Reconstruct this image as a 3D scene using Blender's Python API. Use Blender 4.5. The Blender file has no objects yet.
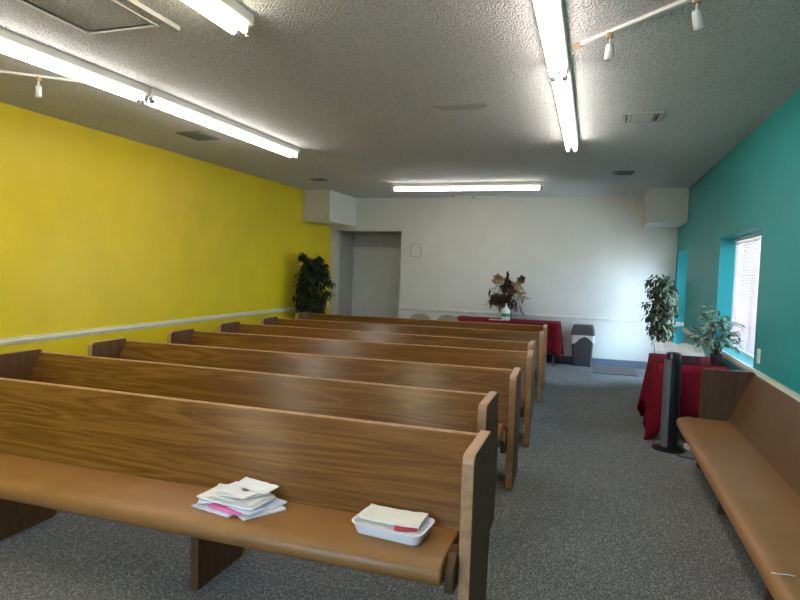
import bpy, bmesh, math, random
from mathutils import Vector, Matrix
random.seed(7)
S = bpy.context.scene
COL = S.collection
PI = math.pi
R = math.radians

# ------------------------------------------------------------------ dimensions
XL, XR, YB, YF, H = -5.186, 1.366, 11.26, -2.2, 3.03
EYE = 1.6405
RAIL = 0.838

# ------------------------------------------------------------------ materials
def new_mat(name):
    m = bpy.data.materials.new(name); m.use_nodes = True
    nt = m.node_tree
    return m, nt, nt.nodes['Principled BSDF']

def N(nt, kind, **kw):
    n = nt.nodes.new(kind)
    for k, v in kw.items():
        setattr(n, k, v)
    return n

def ramp(nt, fac, stops):
    r = N(nt, 'ShaderNodeValToRGB')
    els = r.color_ramp.elements
    while len(els) < len(stops): els.new(0.5)
    for e, (p, c) in zip(els, stops):
        e.position = p; e.color = (*c, 1)
    nt.links.new(fac, r.inputs['Fac'])
    return r.outputs['Color']

def coords(nt, scale=(1, 1, 1), space='Object', offset_random=0.0):
    tc = N(nt, 'ShaderNodeTexCoord'); mp = N(nt, 'ShaderNodeMapping')
    mp.inputs['Scale'].default_value = scale
    src = tc.outputs[space]
    if offset_random:
        oi = N(nt, 'ShaderNodeObjectInfo')
        vm = N(nt, 'ShaderNodeVectorMath', operation='SCALE')
        vm.inputs[0].default_value = (offset_random, offset_random * .7, offset_random * .4)
        nt.links.new(oi.outputs['Random'], vm.inputs['Scale'])
        ad = N(nt, 'ShaderNodeVectorMath', operation='ADD')
        nt.links.new(src, ad.inputs[0]); nt.links.new(vm.outputs['Vector'], ad.inputs[1])
        src = ad.outputs['Vector']
    nt.links.new(src, mp.inputs['Vector'])
    return mp.outputs['Vector']

def noise(nt, vec, scale, detail=3, rough=.5, dist=0.0):
    n = N(nt, 'ShaderNodeTexNoise')
    n.inputs['Scale'].default_value = scale; n.inputs['Detail'].default_value = detail
    n.inputs['Roughness'].default_value = rough; n.inputs['Distortion'].default_value = dist
    nt.links.new(vec, n.inputs['Vector'])
    return n.outputs['Fac']

def bump(nt, b, height, strength, dist):
    n = N(nt, 'ShaderNodeBump')
    n.inputs['Strength'].default_value = strength; n.inputs['Distance'].default_value = dist
    nt.links.new(height, n.inputs['Height']); nt.links.new(n.outputs['Normal'], b.inputs['Normal'])

def plain(name, color, rough=.5, metallic=0.0, var=.06, vscale=6, spec=.5, bmp=0.0, bscale=80, trans=0.0):
    """plain surface with a slight procedural mottling"""
    m, nt, b = new_mat(name)
    v = coords(nt)
    f = noise(nt, v, vscale, 4)
    lo = tuple(c * (1 - var) for c in color); hi = tuple(min(1, c * (1 + var)) for c in color)
    nt.links.new(ramp(nt, f, [(.3, lo), (.7, hi)]), b.inputs['Base Color'])
    b.inputs['Roughness'].default_value = rough; b.inputs['Metallic'].default_value = metallic
    b.inputs['Specular IOR Level'].default_value = spec
    if bmp: bump(nt, b, noise(nt, v, bscale, 2), bmp, .01)
    return m

def wood(name, axis, dark, mid, light, rough=.23, scale=1.0):
    """oak: stretched cathedral grain along one axis plus fine pores"""
    m, nt, b = new_mat(name)
    sc = [9.0 * scale] * 3; sc[axis] = .55 * scale
    v = coords(nt, tuple(sc), offset_random=3.7)
    f1 = noise(nt, v, 1.0, 2, .45, .6)
    mul = N(nt, 'ShaderNodeMath', operation='MULTIPLY'); mul.inputs[1].default_value = 14.0
    nt.links.new(f1, mul.inputs[0])
    fr = N(nt, 'ShaderNodeMath', operation='PINGPONG'); fr.inputs[1].default_value = 1.0
    nt.links.new(mul.outputs[0], fr.inputs[0])
    sc2 = [60.0] * 3; sc2[axis] = 2.0
    f2 = noise(nt, coords(nt, tuple(sc2), offset_random=3.7), 1.6, 3, .6)
    mx = N(nt, 'ShaderNodeMix', data_type='FLOAT'); mx.inputs['Factor'].default_value = .66
    nt.links.new(fr.outputs[0], mx.inputs['A']); nt.links.new(f2, mx.inputs['B'])
    col = ramp(nt, mx.outputs['Result'], [(.22, dark), (.5, mid), (.8, light)])
    nt.links.new(col, b.inputs['Base Color'])
    b.inputs['Roughness'].default_value = rough
    b.inputs['Specular IOR Level'].default_value = .42
    bump(nt, b, f2, .12, .004)
    return m

def emit(name, color, strength):
    m = bpy.data.materials.new(name); m.use_nodes = True
    nt = m.node_tree; nt.nodes.clear()
    e = N(nt, 'ShaderNodeEmission'); o = N(nt, 'ShaderNodeOutputMaterial')
    e.inputs['Color'].default_value = (*color, 1); e.inputs['Strength'].default_value = strength
    nt.links.new(e.outputs[0], o.inputs['Surface'])
    return m

M = {}
OD, OM, OL = (.110, .043, .008), (.162, .068, .012), (.235, .108, .024)
M['oak_x'] = wood('oak_grain_long', 0, OD, OM, OL)
M['oak_z'] = wood('oak_grain_upright', 2, (.075, .032, .010), (.115, .052, .018), (.155, .072, .026), rough=.52)
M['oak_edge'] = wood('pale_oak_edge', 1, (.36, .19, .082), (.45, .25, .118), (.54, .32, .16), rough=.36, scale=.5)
M['seat'] = plain('tan_upholstery', (.30, .138, .036), .42, var=.10, vscale=5, bmp=.08, bscale=160)
M['bench_back'] = plain('brown_bench_back', (.135, .064, .025), .45, var=.08, vscale=4)
M['dark_oak'] = wood('dark_brown_oak', 2, (.045, .020, .008), (.075, .036, .014), (.11, .055, .024), rough=.6)
M['bench'] = plain('tan_bench_cover', (.32, .152, .052), .45, var=.07, vscale=4, bmp=.06, bscale=160)

def wall_paint(name, c, rough=.5, var=.04):
    return plain(name, c, rough, var=var, vscale=2.2, bmp=.06, bscale=45, spec=.3)
M['yellow'] = wall_paint('yellow_paint', (.80, .60, .018), .38)
M['teal'] = wall_paint('teal_paint', (.020, .335, .35), .42)
M['white_wall'] = wall_paint('white_paint', (.70, .69, .64), .5)
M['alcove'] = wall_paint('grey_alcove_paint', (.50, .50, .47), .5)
M['cream_trim'] = plain('cream_trim_paint', (.84, .79, .62), .4, var=.04)
M['white_trim'] = plain('white_trim_paint', (.76, .74, .69), .4, var=.04)
M['cove_base'] = plain('blue_grey_cove_base', (.16, .19, .25), .45, var=.08)
M['door_paint'] = plain('door_paint', (.66, .65, .60), .4, var=.03)

# popcorn ceiling
m, nt, b = new_mat('popcorn_ceiling'); v = coords(nt)
vo = N(nt, 'ShaderNodeTexVoronoi'); vo.inputs['Scale'].default_value = 75; vo.inputs['Randomness'].default_value = 1
nt.links.new(v, vo.inputs['Vector'])
f = noise(nt, v, 120, 3, .6)
ad = N(nt, 'ShaderNodeMath', operation='SUBTRACT'); nt.links.new(f, ad.inputs[0]); nt.links.new(vo.outputs['Distance'], ad.inputs[1])
big = noise(nt, v, .6, 3)
basec = ramp(nt, big, [(.3, (.80, .80, .79)), (.7, (.86, .86, .85))])
mad = N(nt, 'ShaderNodeMath', operation='MULTIPLY_ADD'); mad.inputs[1].default_value = 1.0; mad.inputs[2].default_value = .45
nt.links.new(ad.outputs[0], mad.inputs[0])
pit_shade = ramp(nt, mad.outputs[0], [(.28, (.74, .74, .74)), (.64, (1, 1, 1))])  # pits in the height map painted darker, their shade put in the colour
mu = N(nt, 'ShaderNodeMix', data_type='RGBA', blend_type='MULTIPLY'); mu.inputs['Factor'].default_value = 1
nt.links.new(basec, mu.inputs['A']); nt.links.new(pit_shade, mu.inputs['B']); nt.links.new(mu.outputs['Result'], b.inputs['Base Color'])
b.inputs['Roughness'].default_value = .9; b.inputs['Specular IOR Level'].default_value = .2
bump(nt, b, ad.outputs[0], .9, .017)
M['ceiling'] = m
M['patch'] = plain('smooth_ceiling_patch', (.46, .455, .43), .8, var=.05, vscale=12)

# loop-pile carpet with light flecks in short rows
m, nt, b = new_mat('grey_fleck_carpet')
va = coords(nt, (1.0, .42, 1.0))
n1 = noise(nt, va, 215, 2, .7)
n2 = noise(nt, coords(nt), 1.3, 3)
vo = N(nt, 'ShaderNodeTexVoronoi'); vo.inputs['Scale'].default_value = 150
nt.links.new(va, vo.inputs['Vector'])
mx = N(nt, 'ShaderNodeMix', data_type='FLOAT'); mx.inputs['Factor'].default_value = .35
nt.links.new(n1, mx.inputs['A']); nt.links.new(vo.outputs['Distance'], mx.inputs['B'])
fleck = ramp(nt, mx.outputs['Result'], [(.36, (.082, .082, .083)), (.50, (.190, .191, .190)), (.63, (.38, .38, .37))])
tone = ramp(nt, n2, [(.3, (.82, .82, .81)), (.7, (1, .985, .96))])
mu = N(nt, 'ShaderNodeMix', data_type='RGBA', blend_type='MULTIPLY'); mu.inputs['Factor'].default_value = 1
nt.links.new(fleck, mu.inputs['A']); nt.links.new(tone, mu.inputs['B'])
nt.links.new(mu.outputs['Result'], b.inputs['Base Color'])
b.inputs['Roughness'].default_value = .95; b.inputs['Specular IOR Level'].default_value = .1
bump(nt, b, n1, .5, .008)
M['carpet'] = m

M['tube'] = emit('fluorescent_tube', (1.0, .955, .87), 13.0)
M['tube_warm'] = emit('warm_fluorescent_tube', (1.0, .90, .66), 13.0)
M['tube_pink'] = emit('aged_pinkish_fluorescent_tube', (1.0, .88, .82), 11.0)
M['housing'] = plain('white_enamel', (.78, .77, .72), .35, var=.03)
M['frame_shade'] = plain('shade_grey_frame', (.52, .50, .48), .4, var=.05)
M['black'] = plain('black_plastic', (.012, .012, .014), .28, var=.2)
M['charcoal'] = plain('charcoal_plastic', (.060, .055, .058), .45, var=.1)
M['silver'] = plain('silver_plastic', (.16, .16, .155), .38, metallic=.25, var=.05)
M['white_plastic'] = plain('white_plastic', (.80, .80, .77), .4, var=.03)
M['beige_plastic'] = plain('aged_beige_plastic', (.42, .30, .17), .45, var=.08)
M['liner'] = plain('white_bin_liner', (.62, .61, .62), .5, var=.08, vscale=20)
M['chair_grey'] = plain('beige_grey_shell', (.33, .285, .225), .5, var=.05)
M['metal'] = plain('grey_steel', (.30, .30, .31), .35, metallic=.8, var=.05)
M['vent'] = plain('vent_enamel', (.46, .46, .44), .45, var=.05)
M['vent_dark'] = plain('grey_vent_enamel', (.17, .17, .16), .5, var=.08)
M['dark_slot'] = plain('dark_slot', (.02, .02, .02), .8, var=.1)
M['mat'] = plain('brown_grey_mat', (.125, .105, .095), .9, var=.15, vscale=40, bmp=.3, bscale=220)
M['table_wood'] = wood('table_laminate', 0, (.12, .07, .03), (.19, .11, .05), (.25, .15, .07))
M['red_box'] = plain('dark_red_brown_stain', (.060, .014, .012), .4, var=.15)
M['bark'] = plain('ficus_bark', (.13, .085, .05), .85, var=.25, vscale=30, bmp=.4, bscale=60)
M['pot'] = plain('dark_pot_glaze', (.03, .024, .02), .4, var=.15)
M['basket'] = plain('wicker_brown', (.12, .07, .035), .7, var=.3, vscale=60, bmp=.5, bscale=90)
M['soil'] = plain('moss_and_soil', (.05, .04, .022), .95, var=.4, vscale=50)
M['paper'] = plain('white_paper', (.90, .90, .91), .55, var=.03, vscale=14)
M['paper_cream'] = plain('cream_paper', (.90, .88, .80), .55, var=.03, vscale=14)
M['paper_blue'] = plain('pale_blue_paper', (.70, .77, .92), .55, var=.04, vscale=14)
M['paper_pink'] = plain('pink_paper', (.80, .18, .48), .5, var=.06)
M['paper_red'] = plain('red_paper', (.55, .035, .06), .5, var=.08)
M['print'] = plain('dark_print', (.10, .10, .11), .6, var=.3, vscale=60)
M['tray'] = plain('white_plastic_tray', (.88, .88, .92), .3, var=.02)
M['green_label'] = plain('green_label', (.03, .26, .14), .5, var=.1)

def printed_pages(name, base, ink):
    """page with rows of small print running across it"""
    m, nt, b = new_mat(name); v = coords(nt)
    w = N(nt, 'ShaderNodeTexWave', wave_type='BANDS', bands_direction='Y'); w.inputs['Scale'].default_value = 30
    w.inputs['Distortion'].default_value = .4
    nt.links.new(v, w.inputs['Vector'])
    nt.links.new(ramp(nt, w.outputs['Fac'], [(.12, ink), (.34, base)]), b.inputs['Base Color'])
    b.inputs['Roughness'].default_value = .6
    return m
M['pages'] = printed_pages('printed_pages', (.88, .86, .82), (.72, .70, .66))
M['page_edges'] = printed_pages('page_block_edges', (.70, .64, .50), (.45, .36, .22))

def leaf_mat(name, a, c2, rough=.4):
    m, nt, b = new_mat(name)
    f = noise(nt, coords(nt), 14, 3)
    nt.links.new(ramp(nt, f, [(.40, a), (.60, c2)]), b.inputs['Base Color'])
    b.inputs['Roughness'].default_value = rough + .15; b.inputs['Specular IOR Level'].default_value = .3
    return m
M['ficus'] = leaf_mat('dark_ficus_leaf', (.010, .016, .007), (.040, .056, .020))
M['ficus2'] = leaf_mat('grey_green_ficus_leaf', (.014, .026, .008), (.070, .085, .036))
M['lily'] = leaf_mat('variegated_leaf', (.022, .075, .038), (.34, .46, .32), .35)
M['dried'] = leaf_mat('dark_dried_leaf', (.022, .012, .010), (.09, .05, .035), .7)
M['dried_cream'] = leaf_mat('cream_dried_leaf', (.30, .24, .15), (.50, .42, .30), .7)
M['dried_rust'] = leaf_mat('rust_dried_flower', (.30, .10, .04), (.52, .33, .20), .7)

# red tablecloth with a woven bump
m, nt, b = new_mat('red_tablecloth'); v = coords(nt)
nt.links.new(ramp(nt, noise(nt, v, 5, 3), [(.3, (.15, .0025, .011)), (.7, (.20, .004, .015))]), b.inputs['Base Color'])
b.inputs['Roughness'].default_value = .75; b.inputs['Specular IOR Level'].default_value = .15
bump(nt, b, noise(nt, v, 300, 2), .1, .003)
M['cloth'] = m

# blind slats: thin white vinyl that lets daylight through
m, nt, b = new_mat('white_vinyl_slat')
out = nt.nodes['Material Output']
tr = N(nt, 'ShaderNodeBsdfTranslucent'); tr.inputs['Color'].default_value = (.95, .72, .70, 1)
mix = N(nt, 'ShaderNodeMixShader'); mix.inputs['Fac'].default_value = .16
b.inputs['Base Color'].default_value = (.80, .77, .78, 1); b.inputs['Roughness'].default_value = .45
f = noise(nt, coords(nt), 8, 2)
nt.links.new(ramp(nt, f, [(.3, (.78, .75, .77)), (.7, (.83, .80, .82))]), b.inputs['Base Color'])
nt.links.new(b.outputs[0], mix.inputs[1]); nt.links.new(tr.outputs[0], mix.inputs[2])
nt.links.new(mix.outputs[0], out.inputs['Surface'])
M['slat'] = m

m, nt, b = new_mat('window_glass')
b.inputs['Base Color'].default_value = (1, 1, 1, 1); b.inputs['Roughness'].default_value = 0.0
out = nt.nodes['Material Output']
tb = N(nt, 'ShaderNodeBsdfTransparent'); gb = N(nt, 'ShaderNodeBsdfGlossy'); gb.inputs['Roughness'].default_value = .02
fr = N(nt, 'ShaderNodeFresnel'); fr.inputs['IOR'].default_value = 1.45
mix = N(nt, 'ShaderNodeMixShader')
nt.links.new(fr.outputs[0], mix.inputs[0]); nt.links.new(tb.outputs[0], mix.inputs[1]); nt.links.new(gb.outputs[0], mix.inputs[2])
nt.links.new(mix.outputs[0], out.inputs['Surface'])
M['glass'] = m

# ------------------------------------------------------------------ mesh builder
class MB:
    def __init__(s): s.bm = bmesh.new()
    def box(s, x0, x1, y0, y1, z0, z1, mtx=None):
        vs = [s.bm.verts.new((x, y, z)) for x in (x0, x1) for y in (y0, y1) for z in (z0, z1)]
        if mtx is not None:
            for v in vs: v.co = mtx @ v.co
        for f in ((0, 1, 3, 2), (4, 6, 7, 5), (0, 4, 5, 1), (2, 3, 7, 6), (0, 2, 6, 4), (1, 5, 7, 3)):
            s.bm.faces.new([vs[i] for i in f])
        return s
    def prism(s, poly, axis, a, b, mtx=None):
        """closed polygon (pairs) extruded along axis 0/1/2 from a to b"""
        def P(p, t):
            q = {0: (t, p[0], p[1]), 1: (p[0], t, p[1]), 2: (p[0], p[1], t)}[axis]
            q = Vector(q)
            return mtx @ q if mtx is not None else q
        va = [s.bm.verts.new(P(p, a)) for p in poly]; vb = [s.bm.verts.new(P(p, b)) for p in poly]
        s.bm.faces.new(va); s.bm.faces.new(list(reversed(vb)))
        n = len(poly)
        for i in range(n):
            s.bm.faces.new([va[i], vb[i], vb[(i + 1) % n], va[(i + 1) % n]])
        return s
    def tube(s, pts, r, n=8, close=True):
        pts = [Vector(p) for p in pts]
        rs = r if isinstance(r, (list, tuple)) else [r] * len(pts)
        rings = []
        for i, p in enumerate(pts):
            d = (pts[min(i + 1, len(pts) - 1)] - pts[max(i - 1, 0)]).normalized()
            a = d.cross(Vector((0, 0, 1)))
            if a.length < 1e-3: a = d.cross(Vector((1, 0, 0)))
            a.normalize(); c = d.cross(a)
            rings.append([s.bm.verts.new(p + rs[i] * (math.cos(2 * PI * k / n) * a + math.sin(2 * PI * k / n) * c)) for k in range(n)])
        for A, B in zip(rings, rings[1:]):
            for k in range(n):
                s.bm.faces.new([A[k], A[(k + 1) % n], B[(k + 1) % n], B[k]])
        if close:
            s.bm.faces.new(list(reversed(rings[0]))); s.bm.faces.new(rings[-1])
        return s
    def lathe(s, prof, c=(0, 0, 0), n=24, sx=1, sy=1):
        rings = []
        for r, z in prof:
            if r < 1e-5: rings.append([s.bm.verts.new((c[0], c[1], c[2] + z))])
            else: rings.append([s.bm.verts.new((c[0] + sx * r * math.cos(2 * PI * k / n), c[1] + sy * r * math.sin(2 * PI * k / n), c[2] + z)) for k in range(n)])
        for A, B in zip(rings, rings[1:]):
            for k in range(n):
                a, b2 = A[k % len(A)], A[(k + 1) % len(A)]; c2, d = B[(k + 1) % len(B)], B[k % len(B)]
                q = []
                for v in (a, b2, c2, d):
                    if v not in q: q.append(v)
                if len(q) > 2: s.bm.faces.new(q)
        return s
    def face(s, pts):
        s.bm.faces.new([s.bm.verts.new(p) for p in pts]); return s
    def leaf(s, base, d, up, L, W, fold=.25, droop=.2):
        """a pointed leaf with a folded midrib"""
        d = Vector(d).normalized(); side = d.cross(Vector(up))
        if side.length < 1e-3: side = d.cross(Vector((1, 0, 0)))
        side.normalize(); nn = side.cross(d)
        b = Vector(base); v = s.bm.verts.new
        m1 = v(b + d * L * .33 - nn * 0); m2 = v(b + d * L * .68 - nn * droop * L * .25); tip = v(b + d * L - nn * droop * L); b0 = v(b)
        l1 = v(b + d * L * .33 + side * W * .5 + nn * fold * W * .5); l2 = v(b + d * L * .68 + side * W * .4 + nn * fold * W * .4 - nn * droop * L * .25)
        r1 = v(b + d * L * .33 - side * W * .5 + nn * fold * W * .5); r2 = v(b + d * L * .68 - side * W * .4 + nn * fold * W * .4 - nn * droop * L * .25)
        f = s.bm.faces.new
        f([b0, m1, l1]); f([b0, r1, m1]); f([m1, m2, l2, l1]); f([m1, r1, r2, m2]); f([m2, tip, l2]); f([m2, r2, tip])
        return s
    def build(s, name, mat, parent=None, smooth=False, bevel=0.0, seg=2, solid=0.0, subd=0):
        bmesh.ops.recalc_face_normals(s.bm, faces=s.bm.faces)
        if bevel:
            ed = [e for e in s.bm.edges if len(e.link_faces) == 2 and e.calc_face_angle(0) > .6]
            bmesh.ops.bevel(s.bm, geom=ed, offset=bevel, segments=seg, affect='EDGES', profile=.5, clamp_overlap=True)
        me = bpy.data.meshes.new(name); s.bm.to_mesh(me); s.bm.free()
        if smooth:
            for p in me.polygons: p.use_smooth = True
        me.materials.append(M[mat] if isinstance(mat, str) else mat)
        o = bpy.data.objects.new(name, me); COL.objects.link(o)
        if parent is not None: o.parent = parent
        if solid:
            md = o.modifiers.new('thickness', 'SOLIDIFY'); md.thickness = solid; md.offset = 0
        if subd:
            md = o.modifiers.new('smooth', 'SUBSURF'); md.levels = subd; md.render_levels = subd
        return o

def tag(o, label, cat, group=None):
    o['label'] = label; o['category'] = cat
    if group: o['group'] = group
    return o
def thing(name, label, cat, loc=(0, 0, 0), rz=0.0, group=None):
    o = bpy.data.objects.new(name, None); COL.objects.link(o)
    o.empty_display_size = .1
    o.location = loc; o.rotation_euler = (0, 0, rz)
    return tag(o, label, cat, group)
def struct(o, label=None):
    o['kind'] = 'structure'
    if label: o['label'] = label
    return o
def copy_tree(o, parent=None):
    c = o.copy(); COL.objects.link(c)
    if parent is not None:
        c.parent = parent; c.matrix_parent_inverse = o.matrix_parent_inverse.copy()
    for ch in list(o.children): copy_tree(ch, c)
    return c

# ------------------------------------------------------------------ room shell
T = .18
WY0, WY1, WZ0, WZ1 = 5.835, 7.565, .862, 2.10           # window in the right wall
DY0, DY1, DZ1 = 9.955, 11.06, 2.065                     # glazed door in the right wall
AX0, AX1, AZ1, AY1 = -5.045, -3.65, 2.372, 12.2         # doorway alcove in the back wall
REC = .24                                               # thickness of the right wall

struct(MB().box(XL - T, XR + REC, YF - T, AY1 + .1, -.12, 0).build('floor', 'carpet'))
struct(MB().box(XL - T, XR + REC, YF - T, YB + T, H, H + .12).build('ceiling', 'ceiling'))
struct(MB().box(XL - T, XL, YF - T, YB + T, 0, H).build('wall_left', 'yellow'))
w = MB()
w.box(XR, XR + REC, YF - T, WY0, 0, H); w.box(XR, XR + REC, WY1, DY0, 0, H); w.box(XR, XR + REC, DY1, YB + T, 0, H)
w.box(XR, XR + REC, WY0, WY1, 0, WZ0); w.box(XR, XR + REC, WY0, WY1, WZ1, H); w.box(XR, XR + REC, DY0, DY1, DZ1, H)
struct(w.build('wall_right', 'teal'))
w = MB()
w.box(XL, AX0, YB, YB + T, 0, H); w.box(AX1, XR, YB, YB + T, 0, H); w.box(AX0, AX1, YB, YB + T, AZ1, H)
struct(w.build('wall_back', 'white_wall'))
GX0, GX1, GZ0, GZ1 = -1.9, -.5, 1.1, 2.3
w = MB(); w.box(XL, GX0, YF - T, YF, 0, H); w.box(GX1, XR, YF - T, YF, 0, H); w.box(GX0, GX1, YF - T, YF, 0, GZ0); w.box(GX0, GX1, YF - T, YF, GZ1, H)
struct(w.build('wall_front', 'white_wall'))
fill_win = struct(bpy.data.objects.new('fill_window', None)); COL.objects.link(fill_win); fill_win.location = (GX0, YF - .12, GZ0)  # unseen window added so cool daylight reaches the near pew
fill_win['label'] = 'unseen window added in the wall behind the camera as fill light'
gl, gh = GX1 - GX0, GZ1 - GZ0
f = MB(); f.box(.002, .05, -.03, .03, .002, gh - .002); f.box(gl - .05, gl - .002, -.03, .03, .002, gh - .002); f.box(.05, gl - .05, -.03, .03, .002, .05); f.box(.05, gl - .05, -.03, .03, gh - .05, gh - .002); f.box(gl / 2 - .025, gl / 2 + .025, -.03, .03, .05, gh - .05)
f.build('window_frame', 'white_trim', fill_win)
f = MB(); f.box(.05, gl / 2 - .025, -.003, .003, .05, gh - .05); f.box(gl / 2 + .025, gl - .05, -.003, .003, .05, gh - .05); f.build('pane', 'glass', fill_win)
w = MB()
w.box(AX0 - .1, AX0, YB + T, AY1 + .1, 0, AZ1 + .1); w.box(AX1, AX1 + .1, YB + T, AY1 + .1, 0, AZ1 + .1)
w.box(AX0, AX1, AY1, AY1 + .1, 0, AZ1 + .1); w.box(AX0, AX1, YB + T, AY1, AZ1, AZ1 + .1)
struct(w.build('wall_alcove', 'alcove'))
# soffit boxes in the two back corners
struct(MB().box(XL, -4.635, 10.0, YB, 2.455, H).build('trim_1', 'white_wall', bevel=.008), 'white soffit box under the ceiling above the doorway')
struct(MB().box(.785, XR, 10.2, YB, 2.485, H).build('trim_2', 'white_wall', bevel=.008), 'white soffit box under the ceiling in the teal corner')

def rail_prof(s=1):   # chair rail profile: (out from the wall, height)
    return [(0, -.034), (.010 * s, -.034), (.014 * s, -.022), (.024 * s, -.010), (.026 * s, .008), (.018 * s, .020), (.022 * s, .030), (0, .034)]
struct(MB().prism([(XL + p, RAIL + q) for p, q in rail_prof()], 1, YF, YB).build('trim_3', 'cream_trim'), 'cream chair rail along the yellow wall')
struct(MB().prism([(YB - p, RAIL + q) for p, q in rail_prof()], 0, AX1 + .01, XR - .005).build('trim_4', 'white_trim'), 'white chair rail along the back wall')
struct(MB().prism([(XR - p, RAIL + q) for p, q in rail_prof()], 1, YF, DY0).build('trim_5', 'white_trim'), 'white chair rail along the teal wall')
struct(MB().prism([(DY1 - p * .7, RAIL + q) for p, q in rail_prof()], 0, XR + .002, XR + REC - .08).build('trim_6', 'white_trim'), 'short white chair rail on the jamb of the glazed door')
struct(MB().box(AX1 + .01, XR - .005, YB - .014, YB, 0, .125).build('baseboard_back', 'cove_base', bevel=.004))
struct(MB().box(XL, XL + .014, YF, YB, 0, .125).build('baseboard_left', 'cove_base', bevel=.004))
struct(MB().box(XR - .012, XR, YF, DY0 - .02, 0, .10).build('baseboard_right', 'cove_base', bevel=.004))

# window with sill, frame, pane
win = struct(bpy.data.objects.new('window_1', None)); COL.objects.link(win); win.location = (XR, WY0, WZ0)
win['label'] = 'window behind white blinds in the teal wall'
wl, wh = WY1 - WY0, WZ1 - WZ0
f = MB()
fx0, fx1 = REC - .055, REC - .005
f.box(fx0, fx1, 0.002, .05, .002, wh - .002); f.box(fx0, fx1, wl - .05, wl - .002, .002, wh - .002)
f.box(fx0, fx1, .05, wl - .05, .002, .05); f.box(fx0, fx1, .05, wl - .05, wh - .05, wh - .002)
f.box(fx0, fx1, wl / 2 - .02, wl / 2 + .02, .05, wh - .05)
f.build('window_frame', 'white_trim', win)
p = MB(); p.box(REC - .033, REC - .029, .05, wl / 2 - .02, .05, wh - .05); p.box(REC - .033, REC - .029, wl / 2 + .02, wl - .05, .05, wh - .05)
p.build('pane', 'glass', win)
# blind: headrail, slats, bottom rail, cord
bl = thing('window_blind', 'white horizontal slat blind lit by daylight in the teal wall window', 'blind', (XR + .150, (WY0 + WY1) / 2, WZ1))
bw = wl / 2 - .022
MB().box(-.022, .018, -bw, bw, -.050, -.022).build('headrail', 'white_plastic', bl, bevel=.003)
s = MB(); pitch = .0265; zz = -.066
nsl = int((wh - .066 - .03) / pitch)
for i in range(nsl):
    z = zz - i * pitch
    # a slat is a shallow curved strip, tilted nearly shut
    pr = []
    for t in (-1, -.5, 0, .5, 1):
        u = t * .0130
        pr.append((u * math.sin(R(24)) + (1 - t * t) * .0022, u * math.cos(R(24)) + z))
    back = [(a + .0008, b) for a, b in reversed(pr)]
    s.prism(pr + back, 1, -bw + .004, bw - .004)
s.build('slats', 'slat', bl)
MB().box(-.012, .012, -bw + .002, bw - .002, zz - nsl * pitch - .012, zz - nsl * pitch + .004).build('bottom_rail', 'white_plastic', bl, bevel=.003)
c = MB()
for y in (-bw * .66, 0, bw * .66): c.tube([(-.016, y, -.05), (-.016, y, zz - nsl * pitch - .004)], .0012, 5)
c.build('ladder_cord', 'white_plastic', bl)

# glazed door in the right wall
d1 = struct(bpy.data.objects.new('door_1', None)); COL.objects.link(d1); d1.location = (XR + REC - .07, DY0, 0)
d1['label'] = 'glazed outside door in the teal wall near the back corner'
dl = DY1 - DY0
f = MB(); f.box(0, .045, .01, .11, .01, DZ1 - .01); f.box(0, .045, dl - .11, dl - .01, .01, DZ1 - .01); f.box(0, .045, .11, dl - .11, .01, .2); f.box(0, .045, .11, dl - .11, DZ1 - .12, DZ1 - .01)
f.build('door_frame', 'white_trim', d1)
MB().box(.020, .026, .11, dl - .11, .2, DZ1 - .12).build('pane', 'glass', d1)
h = MB(); h.tube([(-.005, .06, 1.0), (-.045, .06, 1.0), (-.045, .16, 1.0)], .010, 8); h.build('handle', 'metal', d1, smooth=True)

# flush door at the back of the alcove
d2 = struct(bpy.data.objects.new('door_2', None)); COL.objects.link(d2); d2.location = (AX0, AY1, 0)
d2['label'] = 'pale flush door at the back of the alcove'
aw = AX1 - AX0
MB().box(.05, aw - .05, -.030, -.002, .008, 2.03).build('door_panel', 'door_paint', d2, bevel=.003)
f = MB(); f.box(.0, .05, -.045, 0, 0, 2.075); f.box(aw - .05, aw, -.045, 0, 0, 2.075); f.box(.05, aw - .05, -.045, 0, 2.035, 2.075)
f.build('door_frame', 'door_paint', d2)
k = MB(); k.lathe([(.0, -.03), (.018, -.03), (.018, -.022), (.012, -.015), (.024, .0), (.028, .014), (.020, .028), (0, .030)], (0, 0, 0), 16)
ko = k.build('door_knob', 'metal', d2, smooth=True); ko.location = (aw - .14, -.06, .98); ko.rotation_euler = (R(90), 0, 0)

# small wall fittings
o = thing('wall_access_panel', 'small square white framed panel high on the back wall beside the doorway', 'wall panel', (-3.336, YB, 1.995))
MB().box(-.105, .105, -.010, 0, -.125, .125).build('panel', 'white_wall', o, bevel=.002)
f = MB(); f.box(-.112, -.092, -.018, 0, -.13, .13); f.box(.092, .112, -.018, 0, -.13, .13); f.box(-.092, .092, -.018, 0, .11, .13); f.box(-.092, .092, -.018, 0, -.13, -.11)
f.build('frame', 'frame_shade', o, bevel=.002)  # frame coloured grey so a shadow outline shows round the white panel
o = thing('light_switch', 'small light switch on the white wall strip left of the doorway', 'light switch', (-5.113, YB, 2.10))
MB().box(-.033, .033, -.007, 0, -.055, .055).build('cover_plate', 'white_plastic', o, bevel=.002)
MB().box(-.006, .006, -.018, -.006, -.012, .012).build('toggle', 'white_plastic', o)
o = thing('wall_plate', 'small white wall plate on the teal wall right of the window', 'wall plate', (XR, 5.66, .995))
MB().box(-.010, 0, -.036, .036, -.062, .062).build('cover_plate', 'white_plastic', o, bevel=.003)
MB().box(-.016, -.009, -.012, .012, -.03, .03).build('rocker', 'white_plastic', o, bevel=.002)

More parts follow.
